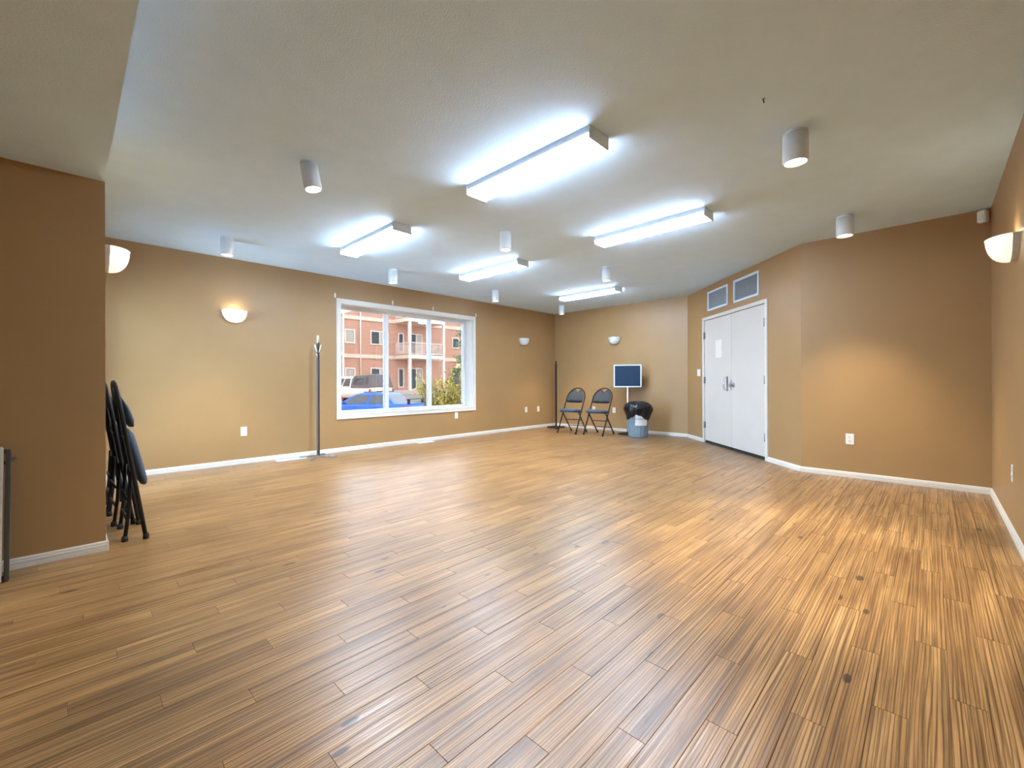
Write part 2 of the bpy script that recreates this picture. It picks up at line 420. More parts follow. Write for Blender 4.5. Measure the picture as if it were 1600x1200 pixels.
# ------------------------------------------------------------------ window
casing = MB()
for (x0, x1, z0, z1) in ((2.785, wx0, .484, 2.288), (wx1, 5.503, .484, 2.288), (wx0, wx1, wz1, 2.288), (wx0, wx1, .484, wz0)):
    casing.box(x0, x1, W - .016, W + .005, z0, z1)
win = struct(casing, 'window_1', 'trim')
mb = MB().box(wx0, wx0 + .012, W, W + .215, wz0, wz1).box(wx1 - .012, wx1, W, W + .215, wz0, wz1).box(wx0, wx1, W, W + .215, wz1 - .012, wz1)
mb.build('reveal_lining', 'trim', win)
MB().box(wx0, wx1, W - .02, W + .215, wz0 - .006, wz0 + .014, .004).build('window_sill', 'trim', win)
yf = W + .215
mb = MB().box(wx0 + .012, wx0 + .055, yf, yf + .075, wz0 + .014, wz1 - .012, .006).box(wx1 - .055, wx1 - .012, yf, yf + .075, wz0 + .014, wz1 - .012, .006)
mb.box(wx0 + .055, wx1 - .055, yf, yf + .075, wz1 - .055, wz1 - .012, .006).box(wx0 + .055, wx1 - .055, yf, yf + .075, wz0 + .014, wz0 + .05, .006)
mb.build('frame', 'winframe', win)
for mx in (3.735, 4.605):
    MB().box(mx - .036, mx + .036, yf + .002, yf + .073, wz0 + .05, wz1 - .055, .006).box(mx - .010, mx + .010, yf - .008, yf + .004, wz0 + .05, wz1 - .055, .003).build('mullion', 'winframe', win)
for (a, b) in ((wx0 + .055, 3.699), (3.771, 4.569), (4.641, wx1 - .055)):
    o = MB().box(a, b, yf + .036, yf + .042, wz0 + .05, wz1 - .055).build('pane', 'glass', win)

# glazed outside door in the hidden side wall
mb = MB()
for (y0, y1, z0, z1) in ((gy0, gy0 + .07, 0, gz1), (gy1 - .07, gy1, 0, gz1), (gy0, gy1, gz1 - .07, gz1), (gy0, gy1, 0, .09)):
    mb.box(P1 - .13, P1 - .06, y0, y1, z0, z1)
d3 = struct(mb, 'door_3', 'winframe')
MB().box(P1 - .10, P1 - .094, gy0 + .07, gy1 - .07, .09, gz1 - .07).build('pane', 'clear', d3)

# ------------------------------------------------------------------ double door in the angled wall
mb = MB()
for (x0, x1, z0, z1) in ((.607, .662, 0, 2.10), (2.350, 2.402, 0, 2.10), (.662, 2.350, 2.050, 2.10)):
    mb.box(x0, x1, -.014, .03, z0, z1, .003)
o = struct(mb, 'trim_1', 'trim'); o.matrix_world = AT
def leaf(name, x0, x1, hx):
    o = struct(MB().box(x0, x1, .004, .044, .045, 2.043, .002), name, 'door'); o.matrix_world = AT
    for z in (.30, 1.05, 1.80):
        MB().tube([(hx, -.008, z - .055), (hx, -.008, z + .055)], .012, 10).box(hx - (.026 if hx > 1 else 0), hx + (0 if hx > 1 else .026), -.003, .008, z - .052, z + .052).build('hinge', 'hinge', o)
    MB().box(x0 + .005, x1 - .005, .010, .030, .004, .046).build('gap_shade_strip', 'rubber', o)  # dark strip standing in for the shade in the gap under the leaf
    return o
d1 = leaf('door_1', .664, 1.506, .664); d2 = leaf('door_2', 1.510, 2.349, 2.346)
MB().tube([(1.395, .006, .895), (1.395, -.045, .905), (1.395, -.052, .93), (1.395, -.052, 1.06), (1.395, -.045, 1.085), (1.395, .006, 1.095)], .009, 8).box(1.378, 1.412, -.002, .006, .88, 1.11, .002).build('pull_handle', 'chrome', d1)
mb = MB().lathe([(0, -.002), (.036, -.002), (.036, .006), (.022, .010), (.014, .012), (.013, .03), (.026, .038), (.031, .050), (.026, .062), (0, .066)], 20)
mb.v = [(1.565 + p[0], .004 - p[2], .975 + p[1]) for p in mb.v]
mb.build('door_knob', 'hinge', d2)
mb = MB().lathe([(0, 0), (.024, 0), (.024, .008), (0, .012)], 16); mb.v = [(1.482 + p[0], .004 - p[2], .975 + p[1]) for p in mb.v]
mb.box(1.497, 1.505, -.003, .006, .90, 1.05)
mb.build('latch_plate', 'steel', d1)
n = MB().box(-.10, .10, -.002, .0, -.14, .14).build('notice_sheet', 'notice'); n.matrix_world = AT @ Matrix.Translation((1.135, .0035, 1.545))
tag(n, 'white printed notice sheet stuck on the left door leaf', 'notice')

# ------------------------------------------------------------------ wall plates, vents, hooks
def frame_at(x, y, th): return Matrix.Translation((x, y, 0)) @ Matrix.Rotation(th, 4, 'Z')
def outlet(x, y, z, th, label):
    t = thing('power_outlet', label, 'outlet', (x, y, z), th, 'white wall outlets')
    MB().box(-.036, .036, -.006, 0, -.058, .058, .003).build('cover_plate', 'plastic', t)
    for dz in (-.021, .021):
        f = MB().box(-.017, .017, -.009, -.004, dz - .014, dz + .014, .003).build('receptacle', 'plastic', t)
        MB().box(-.008, -.005, -.0095, -.008, dz - .004, dz + .006).box(.005, .008, -.0095, -.008, dz - .004, dz + .006).tube([(0, -.0095, dz - .009), (0, -.008, dz - .009)], .0025, 6).build('slot', 'slot', f)
    return t
TB, TR = -PI / 2, PI
outlet(1.577, W, .413, 0, 'white outlet low on the window wall left of the coat rack')
outlet(5.034, W, .412, 0, 'white outlet directly under the right end of the window')
outlet(6.958, W, .420, 0, 'left outlet of the pair between the window and the far corner')
outlet(7.363, W, .418, 0, 'right outlet of the pair, nearest the far corner')
outlet(B, 5.267, .430, TB, 'white outlet seen under the backrest of the right folding chair')
outlet(B, 4.770, .428, TB, 'white outlet between the right folding chair and the blue sign stand')
outlet(R, .634, .412, TB, 'white outlet alone on the wall right of the double door')
outlet(4.422, S, .416, TR, 'white outlet low on the near right wall, seen almost edge-on')
p = ap(.455)
t = thing('light_switch', 'white two-gang switch plate left of the double door', 'switch', (p[0], p[1], 1.18), TA)
MB().box(-.058, .058, -.006, 0, -.058, .058, .003).build('cover_plate', 'plastic', t)
for x in (-.024, .024): MB().box(x - .006, x + .006, -.013, -.004, -.012, .012, .002).build('toggle', 'plastic', t)
def vent(s0, s1, z0, z1, label):
    p = ap((s0 + s1) / 2); t = thing('air_vent', label, 'vent', (p[0], p[1], (z0 + z1) / 2), TA, 'vents above the double door')
    hx, hz, fr = (s1 - s0) / 2, (z1 - z0) / 2, .030
    mb = MB().box(-hx, -hx + fr, -.014, 0, -hz, hz, .003).box(hx - fr, hx, -.014, 0, -hz, hz, .003).box(-hx + fr, hx - fr, -.014, 0, hz - fr, hz, .003).box(-hx + fr, hx - fr, -.014, 0, -hz, -hz + fr, .003)
    mb.build('frame', 'white', t)
    MB().box(-hx + fr, hx - fr, -.002, 0, -hz + fr, hz - fr).build('backing', 'ventback', t)
    z = -hz + fr + .006
    while z < hz - fr - .004:
        MB().add([(-hx + fr, -.002, z + .010), (hx - fr, -.002, z + .010), (hx - fr, -.011, z), (-hx + fr, -.011, z), (-hx + fr, -.002, z + .0115), (hx - fr, -.002, z + .0115), (hx - fr, -.011, z + .0015), (-hx + fr, -.011, z + .0015)],
                 [(0, 1, 2, 3), (4, 7, 6, 5), (0, 4, 5, 1), (2, 6, 7, 3), (1, 5, 6, 2), (0, 3, 7, 4)]).build('slat', 'vent', t)
        z += .0165
vent(.799, 1.427, 2.189, 2.505, 'left of two white louvred vents above the double door')
vent(1.598, 2.223, 2.183, 2.510, 'right of two white louvred vents above the double door')
for x, z, lb in ((2.766, 2.325, 'white hook at the top left corner of the window frame'), (3.719, 2.335, 'second white hook from the left above the window'),
                 (4.518, 2.330, 'third white hook from the left above the window'), (5.522, 2.325, 'white hook at the top right corner of the window frame')):
    t = thing('wall_hook', lb, 'hook', (x, W, z), 0, 'white hooks around the window top')
    MB().box(-.011, .011, -.005, 0, -.034, .034, .004).build('backing_plate', 'plastic', t)
    MB().tube([(0, -.004, .0), (0, -.012, -.022), (0, -.022, -.022), (0, -.024, -.008)], .004, 6).build('hook_arm', 'plastic', t)
t = thing('motion_sensor', 'small white motion sensor high in the far right corner', 'sensor', (R - .03, S + .045, 2.53), -PI * .68)
MB().box(-.032, .032, -.040, .012, -.055, .055, .008).build('body', 'plastic', t)
MB().box(-.022, .022, -.046, -.036, -.035, .012, .006).build('lens', 'white', t)
MB().box(-.012, .012, .008, .028, -.02, .02).build('mounting_bracket', 'plastic', t)
for x0, x1, y, lb in ((1.92, 2.29, 6.205, 'white floor register by the wall beneath the coat rack'), (4.13, 4.44, 6.235, 'white floor register by the wall below the window')):
    t = thing('floor_register', lb, 'vent', ((x0 + x1) / 2, y, 0), 0, 'white floor registers'); hx = (x1 - x0) / 2
    MB().box(-hx, hx, -.055, -.042, 0, .005).box(-hx, hx, .042, .055, 0, .005).box(-hx, -hx + .015, -.042, .042, 0, .005).box(hx - .015, hx, -.042, .042, 0, .005).build('frame', 'white', t)
    k = -hx + .022
    mb = MB()
    while k < hx - .02: mb.box(k, k + .006, -.042, .042, .0005, .0042); k += .014
    tag(mb.build('grille_bars', 'white', t), kind='stuff')

# ------------------------------------------------------------------ ceiling lights
def fixture(x, y, label):
    t = thing('fluorescent_light', label, 'ceiling light', (x, y, H), 0, 'long fluorescent ceiling lights')
    hx, hy, d = .106, .583, .079
    MB().box(-hx + .004, hx - .004, -hy + .012, hy - .012, -.048, 0, .002).build('housing', 'white', t)
    pr = [(-hx + .002, -.048), (-hx + .012, -d + .010), (-hx + .018, -d + .003), (-hx + .028, -d), (hx - .028, -d), (hx - .018, -d + .003), (hx - .012, -d + .010), (hx - .002, -.048)]
    MB().extrude(pr, 2 * hy - .026, 1, -hy + .013).build('diffuser', 'diff', t)
    for s in (-1, 1):
        a, b = sorted((s * hy, s * (hy - .013))); MB().box(-hx, hx, a, b, -d - .002, 0, .003).build('end_cap', 'white', t)
    return t
fixture(2.312, 2.062, 'largest fluorescent ceiling light, nearest the camera')
fixture(2.312, 4.335, 'fluorescent ceiling light at left, nearest the window wall')
fixture(4.072, 2.032, 'fluorescent ceiling light at right, pointing towards the door vents')
fixture(4.072, 4.335, 'middle fluorescent ceiling light, in front of the window\'s right end')
fixture(6.375, 4.310, 'farthest fluorescent ceiling light, near the back wall')
def downlight(x, y, label, r=.062, tilt=(0, 0), z=H, power=1.0, cone=78):
    t = thing('ceiling_downlight', label, 'ceiling light', (x, y, z), 0, 'white cylinder downlights')
    MB().lathe([(0, 0), (r * .96, 0), (r * .96, -.014), (r * .8, -.018)], 28).build('canopy', 'can', t)
    b = MB().lathe([(r * .82, -.016), (r, -.018), (r, -.186), (r * .97, -.190), (r * .88, -.190), (r * .86, -.172), (r * .86, -.165)], 32).build('can', 'can', t)
    l = MB().lathe([(0, -.176), (r * .86, -.172)], 24).build('lens', 'lens', t)
    for o in (b, l): o.rotation_euler = (tilt[0], tilt[1], 0)
    ld = bpy.data.lights.new('lamp', 'SPOT'); ld.energy = SPOT * power; ld.color = (1.0, .84, .58); ld.spot_size = math.radians(cone); ld.spot_blend = .75; ld.shadow_soft_size = .05
    lo = bpy.data.objects.new('lamp', ld); COL.objects.link(lo); lo.parent = t; lo.location = (0, 0, -.20)
    return t
downlight(1.203, 3.188, 'crooked white cylinder downlight at upper left, loose from the ceiling', .059, (-.13, -.125))
downlight(3.199, .612, 'largest white cylinder downlight at upper right', .070, power=2.6, cone=62)
downlight(5.162, .591, 'white cylinder downlight in front of the wall right of the doors', .070, power=1.25)
downlight(1.203, 5.457, 'white cylinder downlight at far left by the lit wall sconce')
downlight(3.165, 5.386, 'small white cylinder downlight above the left end of the window')
downlight(3.200, 3.198, 'white cylinder downlight in the ceiling\'s middle between the long lights', .060)
downlight(5.160, 3.200, 'white cylinder downlight just above the farthest long light', .060)
downlight(5.138, 5.387, 'small white cylinder downlight above the right end of the window', .058)
downlight(7.105, 5.470, 'smallest white cylinder downlight in the far corner', .058)
downlight(1.203, .600, 'white cylinder downlight out of frame above the camera\'s right')
downlight(-1.30, .70, 'white cylinder downlight under the low ceiling, nearer the right wall', z=HS)
downlight(-1.30, 2.50, 'white cylinder downlight under the low ceiling, nearer the pillar', z=HS)
t = thing('ceiling_hook', 'tiny dark hook in the ceiling left of the largest downlight', 'hook', (2.685, .663, H))
MB().lathe([(0, 0), (.010, 0), (.008, -.004), (0, -.004)], 12).build('base_plate', 'steel', t)
MB().tube([(0, 0, -.003), (0, 0, -.012), (.006, 0, -.020), (.012, 0, -.014)], .003, 6).build('hook_arm', 'black', t)

# ------------------------------------------------------------------ wall sconces
def sconce(x, y, z, th, on, label, rib=False):
    t = thing('wall_sconce', label, 'wall light', (x, y, z), th, 'half-bowl wall sconces')
    a_, h_, d_, b_ = .135, .150, .106, .030
    # back plate: half ellipse flat on the wall
    ol = [(a_ * 1.03 * math.cos(k * PI / 20), -h_ * 1.03 * math.sin(k * PI / 20)) for k in range(21)]
    MB().extrude([(p[0], p[1] + .004) for p in ol], -b_, 1, 0).build('back_plate', 'plate', t)
    vs, fs, nu, nv = [], [], 28, 10
    for j in range(nv + 1):
        ph = (PI / 2) * j / nv
        for i in range(nu + 1):
            u = PI * i / nu; k = 1 + (.018 * math.cos(u * 24) if rib else 0)
            vs.append((a_ * math.cos(u) * math.cos(ph) ** .8 * k, -b_ - .001 - d_ * math.sin(u) * math.cos(ph) ** .8 * k, -h_ * math.sin(ph)))
    for j in range(nv):
        for i in range(nu): q = j * (nu + 1) + i; fs.append((q, q + 1, q + nu + 2, q + nu + 1))
    sh = MB().add(vs, fs, True).build('glass_shade', 'shade_on' if on else 'shade_off', t)
    MB().tube([(a_ * 1.0 * math.cos(PI * i / 24), -b_ - .001 - d_ * math.sin(PI * i / 24), .001) for i in range(25)], .0045, 6).build('rim', 'shade_on' if on else 'shade_off', t)
    if on:
        MB().lathe([(0, 0), (.018, .004), (.026, .022), (.022, .045), (.012, .060), (.012, .075)], 16, (0, -.075, -.085)).build('bulb', 'lens', t)
        ld = bpy.data.lights.new('lamp', 'POINT'); ld.energy = .9; ld.color = (1.0, .88, .64); ld.shadow_soft_size = .03
        lo = bpy.data.objects.new('lamp', ld); COL.objects.link(lo); lo.parent = t; lo.location = (0, -.070, .014)
    return t
sconce(4.20, S, 1.950, TR, True, 'lit half-bowl sconce on the near right wall, in profile', True)
sconce(P1, 4.00, 1.945, PI / 2, True, 'lit half-bowl sconce half hidden behind the brown pillar', True)
sconce(1.474, W, 1.945, 0, True, 'lit half-bowl sconce on the window wall left of the coat rack')
sconce(6.870, W, 1.960, 0, False, 'unlit half-bowl sconce between the window and the far corner')
sconce(B, 4.745, 1.945, TB, False, 'unlit half-bowl sconce on the back wall above the blue sign')

# ------------------------------------------------------------------ coat rack and black stand
t = thing('coat_rack', 'tall thin dark coat rack standing left of the window', 'coat rack', (2.405, 6.065, 0), .5)
MB().box(-.016, .016, -.016, .016, .03, 1.58, .003).build('pole', 'rackpole', t)
MB().tube([(-.007, 0, 1.56), (-.008, 0, 1.685)], .009, 10).tube([(.010, 0, 1.60), (.010, 0, 1.685)], .009, 10).build('finial', 'pale', t)
for k, z in ((0, 1.47), (1, 1.47), (2, 1.47), (3, 1.47), (0, 1.40), (2, 1.40)):
    a = k * PI / 2 + (.3 if z < 1.45 else 0); dx, dy = math.cos(a), math.sin(a)
    q = .085 if z > 1.45 else .03
    MB().tube([(dx * .014, dy * .014, z - .02), (dx * .030, dy * .030, z + .02), (dx * .055, dy * .055, z + q)], .006, 6).build('hook', 'pale', t)
for k in range(4):
    a = k * PI / 2 + .35; dx, dy = math.cos(a), math.sin(a); px, py = -dy, dx
    MB().tube([(dx * .01, dy * .01, .035), (dx * .12 + px * .012, dy * .12 + py * .012, .030), (dx * .22 + px * .02, dy * .22 + py * .02, .018), (dx * .245, dy * .245, .012), (dx * .22 - px * .02, dy * .22 - py * .02, .012), (dx * .12 - px * .012, dy * .12 - py * .012, .022), (dx * .01, dy * .01, .035)], .007, 8).build('foot', 'wire', t)
t = thing('garment_stand', 'tall black metal stand with flat cross feet in the far corner', 'stand', (7.59, 6.01, 0), .15)
MB().box(-.022, .022, -.012, .012, .03, 1.40, .004).build('pole', 'black', t)
mb = MB().tube([(.020 * math.cos(k * PI / 8), 0, 1.435 + .045 * math.sin(k * PI / 8)) for k in range(16)], .008, 8, closed=True); mb.build('top_loop', 'black', t)
MB().tube([(.022, 0, 1.40), (.05, -.01, 1.39)], .004, 6).build('peg', 'black', t)
for a in (.55, .55 + PI, -.85, -.85 + PI):
    dx, dy = math.cos(a), math.sin(a); mt = Matrix.Rotation(a, 4, 'Z')
    MB().box(.0, .27 if abs(dy) < .7 else .20, -.022, .022, .004, .034, .004, mt).build('foot', 'black', t)

# ------------------------------------------------------------------ folding chairs
def back_pad(zc, r, zb, yfn, thick, half=.186):
    xs = [-half + 2 * half * k / 28 for k in range(29)]; top, bot = [], []
    for x in xs:
        zt = zc + math.sqrt(max(r * r - x * x, 0))
        if abs(x) < .062: zt = min(zt, zc + r - .068 + abs(x) * .95)
        top.append((x, zt)); bot.append((x, zb + .012 * (abs(x) / half) ** 4))
    vs, fs = [], []
    for s in (0, 1):
        for row_ in range(5):
            for k in range(29):
                z = bot[k][1] + (top[k][1] - bot[k][1]) * row_ / 4
                edge = 0 if row_ in (0, 4) or k in (0, 28) else .5
                y = yfn(z) + .022 * (1 - (xs[k] / half) ** 2) + (thick * edge if s else -thick * edge)
                vs.append((xs[k], y, z))
    for s in (0, 1):
        for row_ in range(4):
            for k in range(28):
                q = s * 145 + row_ * 29 + k; f = (q, q + 1, q + 30, q + 29); fs.append(f if s else f[::-1])
    return MB().add(vs, fs, True)
def uframe(fx, yfn, zc, r, n=18):
    left = [(-fx, yfn(z), z) for z in (.012, .25, .44, zc * .93)]
    arc = [(-fx * math.cos(PI * k / n), yfn(zc + r * math.sin(PI * k / n)), zc + r * math.sin(PI * k / n)) for k in range(n + 1)]
    return left + arc + [(-p[0], p[1], p[2]) for p in left[::-1]]
def open_chair(loc, rz, label):
    t = thing('folding_chair', label, 'chair', loc, rz, 'opened folding chairs')
    yf_ = lambda z: -.25 + .528 * z
    MB().tube(uframe(.207, yf_, .69, .205), .0125, 10).build('main_frame', 'black', t)
    for s in (-1, 1):
        MB().tube([(s * .178, .24, .012), (s * .183, .085, .20), (s * .187, -.10, .425)], .0115, 10).build('rear_leg', 'black', t)
    for z in (.13, .26): MB().tube([(-.178, .24 - z * .82, z), (.178, .24 - z * .82, z)], .0075, 8).build('crossbar', 'black', t)
    for s in (-1, 1):
        for yy in (-.245, .24): MB().lathe([(0, 0), (.017, 0), (.016, .03), (.012, .034)], 12, (s * (.207 if yy < 0 else .178), yy, 0)).build('rubber_foot', 'rubber', t)
    # padded seat
    ol = []
    for k in range(40):
        a = 2 * PI * k / 40; c, s_ = math.cos(a), math.sin(a)
        ol.append((.190 * abs(c) ** .45 * (1 if c > 0 else -1), -.075 + .195 * abs(s_) ** .5 * (1 if s_ > 0 else -1)))
    rings = []
    for z, k in ((.412, .90), (.418, .97), (.440, 1.0), (.462, .98), (.476, .90), (.483, .5)):
        rings.append([(p[0] * k, -.075 + (p[1] + .075) * k, z + (p[1] + .075) * -.06) for p in ol])
    MB().loft(rings, True).build('seat', 'fabric', t)
    for s in (-.19, .19): MB().tube([(s, -.10, .43), (s, .06, .43)], .008, 6).build('seat_bracket', 'black', t)
    back_pad(.69, .190, .60, lambda z: yf_(z) - .012, .034).build('backrest', 'vinyl', t)
    return t
open_chair((7.135, 5.220, 0), -PI / 2 + .10, 'left of two opened black folding chairs by the back wall')
open_chair((7.245, 4.665, 0), -PI / 2 + .06, 'right of two opened black folding chairs, beside the blue sign')
def folded_chair(loc, rz, label):
    t = thing('folded_chair', label, 'chair', loc, rz, 'folded chairs leaning behind the pillar')
    yf_ = lambda z: .142 * z
    MB().tube(uframe(.207, yf_, .845, .205), .0125, 10).build('main_frame', 'black', t)
    for s in (-1, 1):
        MB().tube([(s * .178, .105, .012), (s * .183, .085, .20), (s * .187, .075, .46)], .0115, 10).build('rear_leg', 'black', t)
        for yy in (0, .105): MB().lathe([(0, 0), (.018, 0), (.017, .03), (.012, .036)], 12, (s * (.207 if yy < .05 else .178), yy, 0)).build('rubber_foot', 'rubber', t)
    for z in (.14, .28): MB().tube([(-.178, .095, z), (.178, .095, z)], .0075, 8).build('crossbar', 'black', t)
    rings = []
    ol = [(.182 * abs(math.cos(a)) ** .45 * (1 if math.cos(a) > 0 else -1), .195 * abs(math.sin(a)) ** .5 * (1 if math.sin(a) > 0 else -1)) for a in [2 * PI * k / 40 for k in range(40)]]
    for e, k in ((.016, .90), (.010, .97), (-.004, 1.0), (-.018, .97), (-.028, .86), (-.031, .5)):
        rings.append([(p[0] * k, yf_(.52) - .028 + .22 * p[1] * k + e, .535 + p[1] * k) for p in ol])
    MB().loft(rings, True).build('seat', 'fabric', t)
    MB().tube([(-.185, yf_(.66) - .005, .665), (.185, yf_(.66) - .005, .665)], .009, 8).build('hinge_bar', 'steel', t)
    back_pad(.845, .190, .745, lambda z: yf_(z) - .012 - .16 * max(0, 1.0 - z), .030).build('backrest', 'fabric', t)
    return t
folded_chair((.366, 3.995, 0), PI / 2, 'outermost folded chair leaning beside the brown pillar')
folded_chair((.335, 4.460, 0), PI / 2 + .02, 'second folded chair, tucked behind the outermost by the pillar')
folded_chair((.330, 4.915, 0), PI / 2 - .02, 'hindmost folded chair, nearly hidden behind the pillar')

# ------------------------------------------------------------------ folded table at the left edge
t = thing('folding_table', 'folded table with pale top leaning on the brown pillar at left edge', 'table', (-1.126, 3.49, 0))
ta = Matrix.Rotation(-.205, 4, 'X')
MB().box(-.882, .882, 0, .022, .0, .715, .005, ta).build('tabletop', 'tabletop', t)
MB().box(-.90, .90, .023, .050, .012, .034, .003, ta).box(-.90, .90, .023, .050, .680, .702, .003, ta).box(-.910, -.884, .004, .050, .006, .700, .003, ta).box(.889, .908, .004, .050, .006, .700, .003, ta).build('apron_frame', 'tableframe', t)
for s in (-1, 1):
    mb = MB().tube([(s * .86, .062, .08), (s * .86, .062, .62)], .011, 8).tube([(s * .86, .062, .62), (s * .925, .058, .655)], .008, 8).tube([(s * .86, .062, .10), (s * .2, .062, .12)], .011, 8).tube([(s * .86, .062, .60), (s * .2, .062, .58)], .011, 8)
    mb.v = [tuple(ta @ Vector(p)) for p in mb.v]; mb.build('leg', 'tableframe', t)

# ------------------------------------------------------------------ sign and bin
t = thing('sign_stand', 'blue sign board with white frame on a pole behind the bin', 'sign', (7.62, 4.262, 0), -1.02)
MB().lathe([(0, 0), (.185, 0), (.185, .012), (.17, .020), (.03, .030), (.016, .05)], 32).build('base', 'black', t)
MB().tube([(0, 0, .03), (0, 0, .94)], .014, 12).build('pole', 'pale', t)
MB().box(-.245, .245, -.012, .010, .935, 1.340).build('board', 'signblue', t)
mb = MB()
for (x0, x1, z0, z1) in ((-.262, .262, .917, .938), (-.262, .262, 1.336, 1.357), (-.262, -.241, .938, 1.336), (.241, .262, .938, 1.336)): mb.box(x0, x1, -.020, .014, z0, z1, .003)
mb.build('frame', 'white', t)
t = thing('garbage_bin', 'grey-blue ribbed bin lined with black bag by the back wall', 'bin', (7.385, 3.918, 0), -1.078); t.scale = (1.05, 1.05, 1.0)
rb = lambda r, z, a: r * (1 + .016 * (1 if math.cos(a * 18) > -.55 else -1.2))
MB().lathe([(0, .0), (.155, .0), (.165, .02), (.172, .18), (.186, .50), (.200, .52), (.205, .57), (.190, .575)], 144, fn=lambda r, z, a: rb(r, z, a) if .01 < z < .51 else r).build('bin_body', 'binm', t)
# bag: dome, rim, draped skirt with an uneven hem
def hem(a):
    d = (a + PI / 2 + PI) % (2 * PI) - PI            # 0 faces the camera
    return .440 - .115 * min(1, abs(d + .10) / .80) + .012 * math.sin(5 * a + 1) + .007 * math.sin(13 * a)
vs, fs = [], []; na = 96
lv = 13
for i in range(na):
    a = 2 * PI * i / na; hz = hem(a); fold = .006 * math.sin(11 * a) + .005 * math.sin(23 * a + 2)
    col = [(0.001, .662), (.08, .658 + fold * .5), (.15, .640 + fold), (.200, .612 + fold), (.232, .585 + fold), (.240, .562)]
    for k in range(1, 8):
        q = k / 7; z = .560 + (hz - .560) * q
        bulge = .012 * math.sin(PI * min(1, q * 1.05)) * math.sin(3 * a + 1) + .026 * (1 - q) ** 1.5 + .007 * math.sin(PI * q * 2 + 4 * a)
        col.append((.212 - (.555 - z) * .085 + bulge + fold * (1.5 - .6 * q) + .012 * (1 - q), z))
    for r_, z in col: vs.append((r_ * math.cos(a), r_ * math.sin(a), z))
for i in range(na):
    j = (i + 1) % na
    for k in range(lv - 1): fs.append((i * lv + k, j * lv + k, j * lv + k + 1, i * lv + k + 1))
MB().add(vs, fs, True).build('bin_bag', 'bag', t)
vs, fs = [], []
def onbin(x, z, e=0.0):
    a = -PI / 2 + .36 + x / .19; r_ = .172 + (z - .18) * .045 + .0075 + e
    return (r_ * math.cos(a), r_ * math.sin(a), z)
for zz in (.215, .445):
    for k in range(13): vs.append(onbin(-.115 + .23 * k / 12 + (zz - .32) * .05, zz + (.012 if zz < .3 else -.02 * (k / 12))))
for k in range(12): fs.append((k, k + 1, 14 + k, 13 + k))
pp = MB().add(vs, fs, True).build('paper_label', 'paper', t)
def text_mesh(body, size):
    cu = bpy.data.curves.new('text', 'FONT'); cu.body = body; cu.size = size; cu.align_x = 'CENTER'; cu.align_y = 'CENTER'; cu.extrude = .0
    cu.space_character = 1.12; cu.resolution_u = 3
    o = bpy.data.objects.new('text', cu); COL.objects.link(o); bpy.context.view_layer.update()
    me = bpy.data.meshes.new_from_object(o); bpy.data.objects.remove(o); return me
me = text_mesh('GARBAGE', .054)
mb = MB().add([onbin(v.co.x * .92, .345 + v.co.y, .0012) for v in me.vertices], [tuple(p.vertices) for p in me.polygons])
mb.build('lettering', 'ink', pp)

# ------------------------------------------------------------------ outside: ground
def gz(y): return -.86 + max(0, y - 15) * .055 if y < 30 else .0
struct(MB().box(-16, P1 - .2, P2 + .2, W + T, -.4, -.03).box(P1 - .2, 40, W + T, 9.2, -1.2, -.70), 'ground_bounce', 'concrete')  # unseen pale ground, put here to bounce skylight up to the ceiling
mb = MB(); ys = [W + T, 9, 15, 19, 23, 28, 30.2]
for a, b in zip(ys[:-1], ys[1:]): mb.add([(-14, a, gz(a)), (45, a, gz(a)), (45, b, gz(b - .001)), (-14, b, gz(b - .001))], [(0, 1, 2, 3)])
tag(struct(mb, 'ground', 'asphalt'), kind='structure')
struct(MB().box(-10, 45, 30.2, 60, -1, .27), 'ground_patio', 'stone')
# building
bl = thing('apartment_building', 'red brick apartment building seen through the window', 'building', (0, 0, 0))
FY = 33.0
MB().box(3, 26.9, FY, FY + 9, .2, 7.5).build('brick_wall', 'brick', bl)
MB().box(26.9, 42, FY + 2.2, FY + 10, .2, 7.5).build('side_wing', 'brick', bl)
for z in (2.92, 5.98, 7.25):
    MB().box(3, 26.9 + .08, FY - .08, FY + .05, z, z + .31).build('band', 'cream', bl)
    MB().box(26.98, 42, FY + 2.12, FY + 2.3, z, z + .31).build('band', 'cream', bl)
def bwin(x0, x1, z0, z1, split=1, panes=('darkpane',), fr=.09):
    f = MB()
    f.box(x0, x0 + fr, FY - .06, FY + .02, z0, z1).box(x1 - fr, x1, FY - .06, FY + .02, z0, z1).box(x0 + fr, x1 - fr, FY - .06, FY + .02, z1 - fr, z1).box(x0 + fr, x1 - fr, FY - .06, FY + .02, z0, z0 + fr)
    xs = [x0 + fr + (x1 - x0 - 2 * fr) * k / split for k in range(split + 1)]
    for x in xs[1:-1]: f.box(x - .04, x + .04, FY - .05, FY + .02, z0 + fr, z1 - fr)
    fo = f.build('window', 'extwhite', bl)
    for k in range(split): MB().box(xs[k], xs[k + 1], FY - .02, FY - .005, z0 + fr, z1 - fr).build('pane', panes[k % len(panes)], fo)
for dz in (0, -3.05):
    bwin(15.13, 15.99, 4.06 + dz, 5.18 + dz, 1, ('palepane',))
    bwin(17.30, 18.95, 4.06 + dz, 5.22 + dz, 2, ('darkpane', 'palepane'))
    bwin(19.85, 20.42, 3.55 + dz, 5.22 + dz, 1, ('darkpane',))
    bwin(21.00, 22.34, 3.34 + dz, 5.26 + dz, 2, ('darkpane', 'palepane'))
    if dz == 0: bwin(25.70, 26.56, 4.18 + dz, 5.22 + dz, 1, ('darkpane',))
MB().tube([(16.42, FY - .07, .3), (16.42, FY - .07, 7.4)], .055, 8).build('downpipe', 'extwhite', bl)
d = MB().box(25.66, 26.62, FY - .05, FY + .02, .27, 2.27).build('entry_door', 'darkpane', bl)
